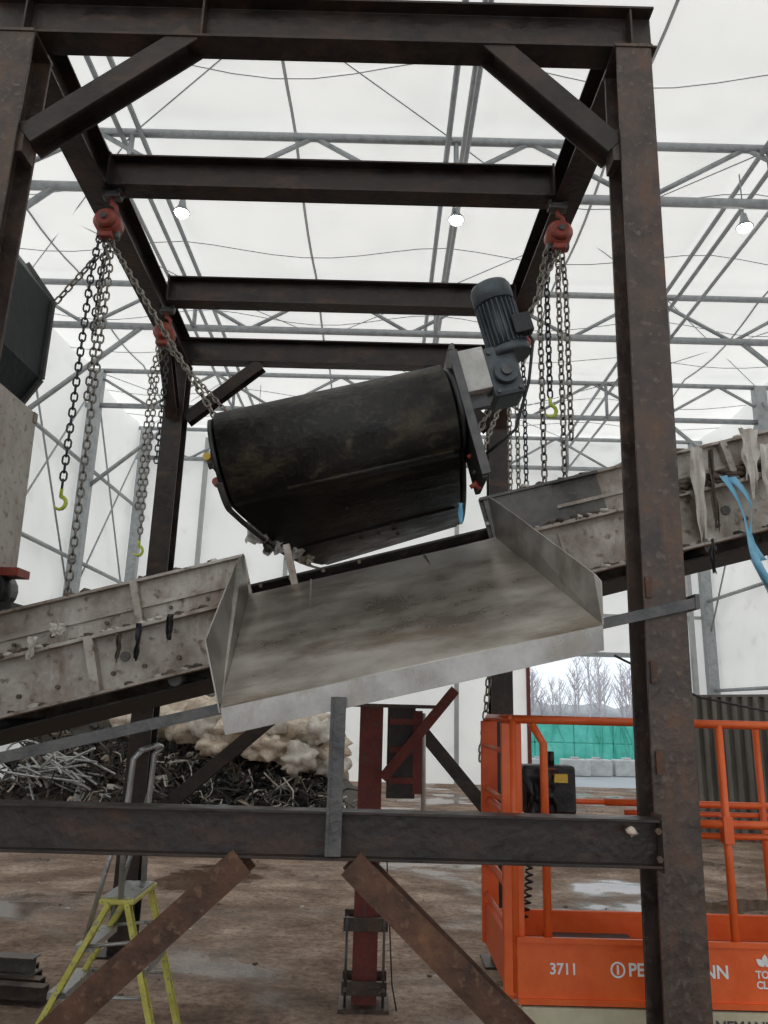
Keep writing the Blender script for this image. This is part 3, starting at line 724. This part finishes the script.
# ------------------------------------------------------------ scrap pile
Z=group('scrap_pile')
def hgt(x,y):
    fx=max(0,min(1,(-.6-x)/1.3)); fx=fx*fx*(3-2*fx)
    fy=max(0,min(1,(y-16.7)/1.9))
    fl_=max(0,min(1,(x+8.5)/.6))
    return 2.15*fx*fy*fl_*(1+.25*noise.noise(V((x*.6,y*.6,0))))+.02
vs=[];fs=[];nx=60;ny_=30
for j in range(ny_+1):
    for i in range(nx+1):
        x=-8.5+(8.2)*i/nx;y=16.6+(8)*j/ny_
        vs.append((x,y,hgt(x,y)+.22*noise.noise(V((x*2.2,y*2.2,1)))*min(1,hgt(x,y))))
for j in range(ny_):
    for i in range(nx): fs.append((j*(nx+1)+i,j*(nx+1)+i+1,(j+1)*(nx+1)+i+1,(j+1)*(nx+1)+i))
mesh('mound',vs,fs,MUD,Z,True)
random.seed(21)
acs={k:Acc() for k in('tan','white','black','grey','brown')}
for i in range(70):
    x=random.uniform(-8.0,-1.6);y=random.uniform(17.2,20)
    k=random.choice(['tan','white','brown','black','black']) 
    acs[k].add(lump((x,y,hgt(x,y)+.03),random.uniform(.10,.28),i*1.3,random.uniform(.3,.6),8,12))
for (x,y,r,z) in ((-5.4,18.0,.6,1.95),(-4.6,17.9,.72,1.98),(-3.7,17.6,.78,2.0),(-2.8,17.4,.80,1.95),(-1.9,17.5,.72,1.85),(-1.2,17.6,.5,1.5),(-2.3,16.95,.5,1.5),(-3.4,17.0,.45,1.55)):
    acs['tan'].add(lump((x,y,z),r,x*3,.60,18,26))
for i,(x,y,z) in enumerate(((-1.25,17.2,1.8),(-2.2,17.0,1.95),(-1.0,17.4,1.1),(-3.6,17.0,1.9),(-1.7,16.9,1.3))):
    acs['white'].add(lump((x,y,z),.38,9+i,.8,14,18))
for i in range(760):
    x=random.uniform(-8.0,-.9) if i%3 else random.uniform(-4.6,-.9);y=random.uniform(16.75,17.9)
    k=random.choice(['black']*7+['grey','brown','brown','white'])
    c=V((x,y,min(1.5,hgt(x,y)+random.uniform(.0,.3))));r=random.uniform(.12,.55);a0=random.uniform(0,6);tilt=V((random.uniform(-1,1),random.uniform(-1,1),random.uniform(-.3,1))).normalized()
    e1=tilt.cross(V((.3,.2,1))).normalized();e2=tilt.cross(e1)
    if i%2:
        d=V((random.uniform(-1,1),random.uniform(-.4,.2),random.uniform(-.7,.5))).normalized(); L_=random.uniform(.4,1.3)
        pts=[]
        for q in range(8):
            t=q/7-.5; w_=V((noise.noise(V((i*.9,t*3,0))),noise.noise(V((i*.9,t*3,4)))*.4,noise.noise(V((i*.9,t*3,8)))))
            pp=c+d*(t*L_)+w_*.45; pp.z=max(.05,min(1.75,pp.z)); pts.append(pp)
    else:
        pts=[c+(e1*math.cos(a0+q*.35)+e2*math.sin(a0+q*.35)*.6)*r*(1+.08*q) for q in range(random.randint(4,8))]
    acs[k].add(tubegeo(pts,random.uniform(.009,.026),4))
for i in range(40):
    c=V((-6.9+random.uniform(-.7,.7),16.8+random.uniform(-.3,.4),1.0+random.uniform(-.3,.35)));d=V((random.uniform(.3,1),random.uniform(-.5,.3),random.uniform(-.55,.35)))
    acs['grey'].add(tubegeo([c,c+d*random.uniform(.6,1.3)],.025,6))
for i in range(260):
    x=random.uniform(-8.0,-.9);y=random.uniform(16.8,18.3)
    k=random.choice(['white','grey','brown','tan','black','black','brown'])
    R=Matrix.Rotation(random.uniform(0,6),3,V((random.random(),random.random(),random.random())))
    acs[k].add(boxgeo((x,y,hgt(x,y)+.08),(random.uniform(.1,.5),random.uniform(.04,.2),.03),R))
for k,m in (('tan',TAN),('white',RAG),('black',WIRE),('grey',ALU),('brown',BROWNR)): acs[k].make('debris_'+k,m,Z,k in('tan','white'))
ac=Acc();ac2=Acc()
for i in range(260):
    x=random.uniform(-8,6);y=random.uniform(7,22)
    if x<-.6 and y>16: continue
    (ac if i%5 else ac2).add(lump((x,y,.004),random.uniform(.008,.03),i,.4))
ac.make('floor_litter_clods',BROWNR,None,True); ac2.make('floor_litter_scraps',RAG,None,True)
# ------------------------------------------------------------ world
w=bpy.data.worlds.new('overcast_sky'); sc.world=w; w.use_nodes=True
bg=w.node_tree.nodes['Background']; bg.inputs[0].default_value=(.76,.82,.88,1); bg.inputs[1].default_value=1.35
# ------------------------------------------------------------ camera
pt,rl=math.radians(14.5),math.radians(1.5)
f=V((0,math.cos(pt),math.sin(pt)));u=V((0,-math.sin(pt),math.cos(pt)));r=V((1,0,0))
ri=r*math.cos(rl)+u*math.sin(rl);ui=-r*math.sin(rl)+u*math.cos(rl)
cam=bpy.data.cameras.new('camera');co=bpy.data.objects.new('camera',cam);COL.objects.link(co)
M4=Matrix((ri,ui,-f)).transposed().to_4x4();M4.translation=V((0,0,H));co.matrix_world=M4
cam.sensor_fit='VERTICAL';cam.sensor_height=36;cam.lens=765/1024*36;cam.clip_end=500
sc.camera=co
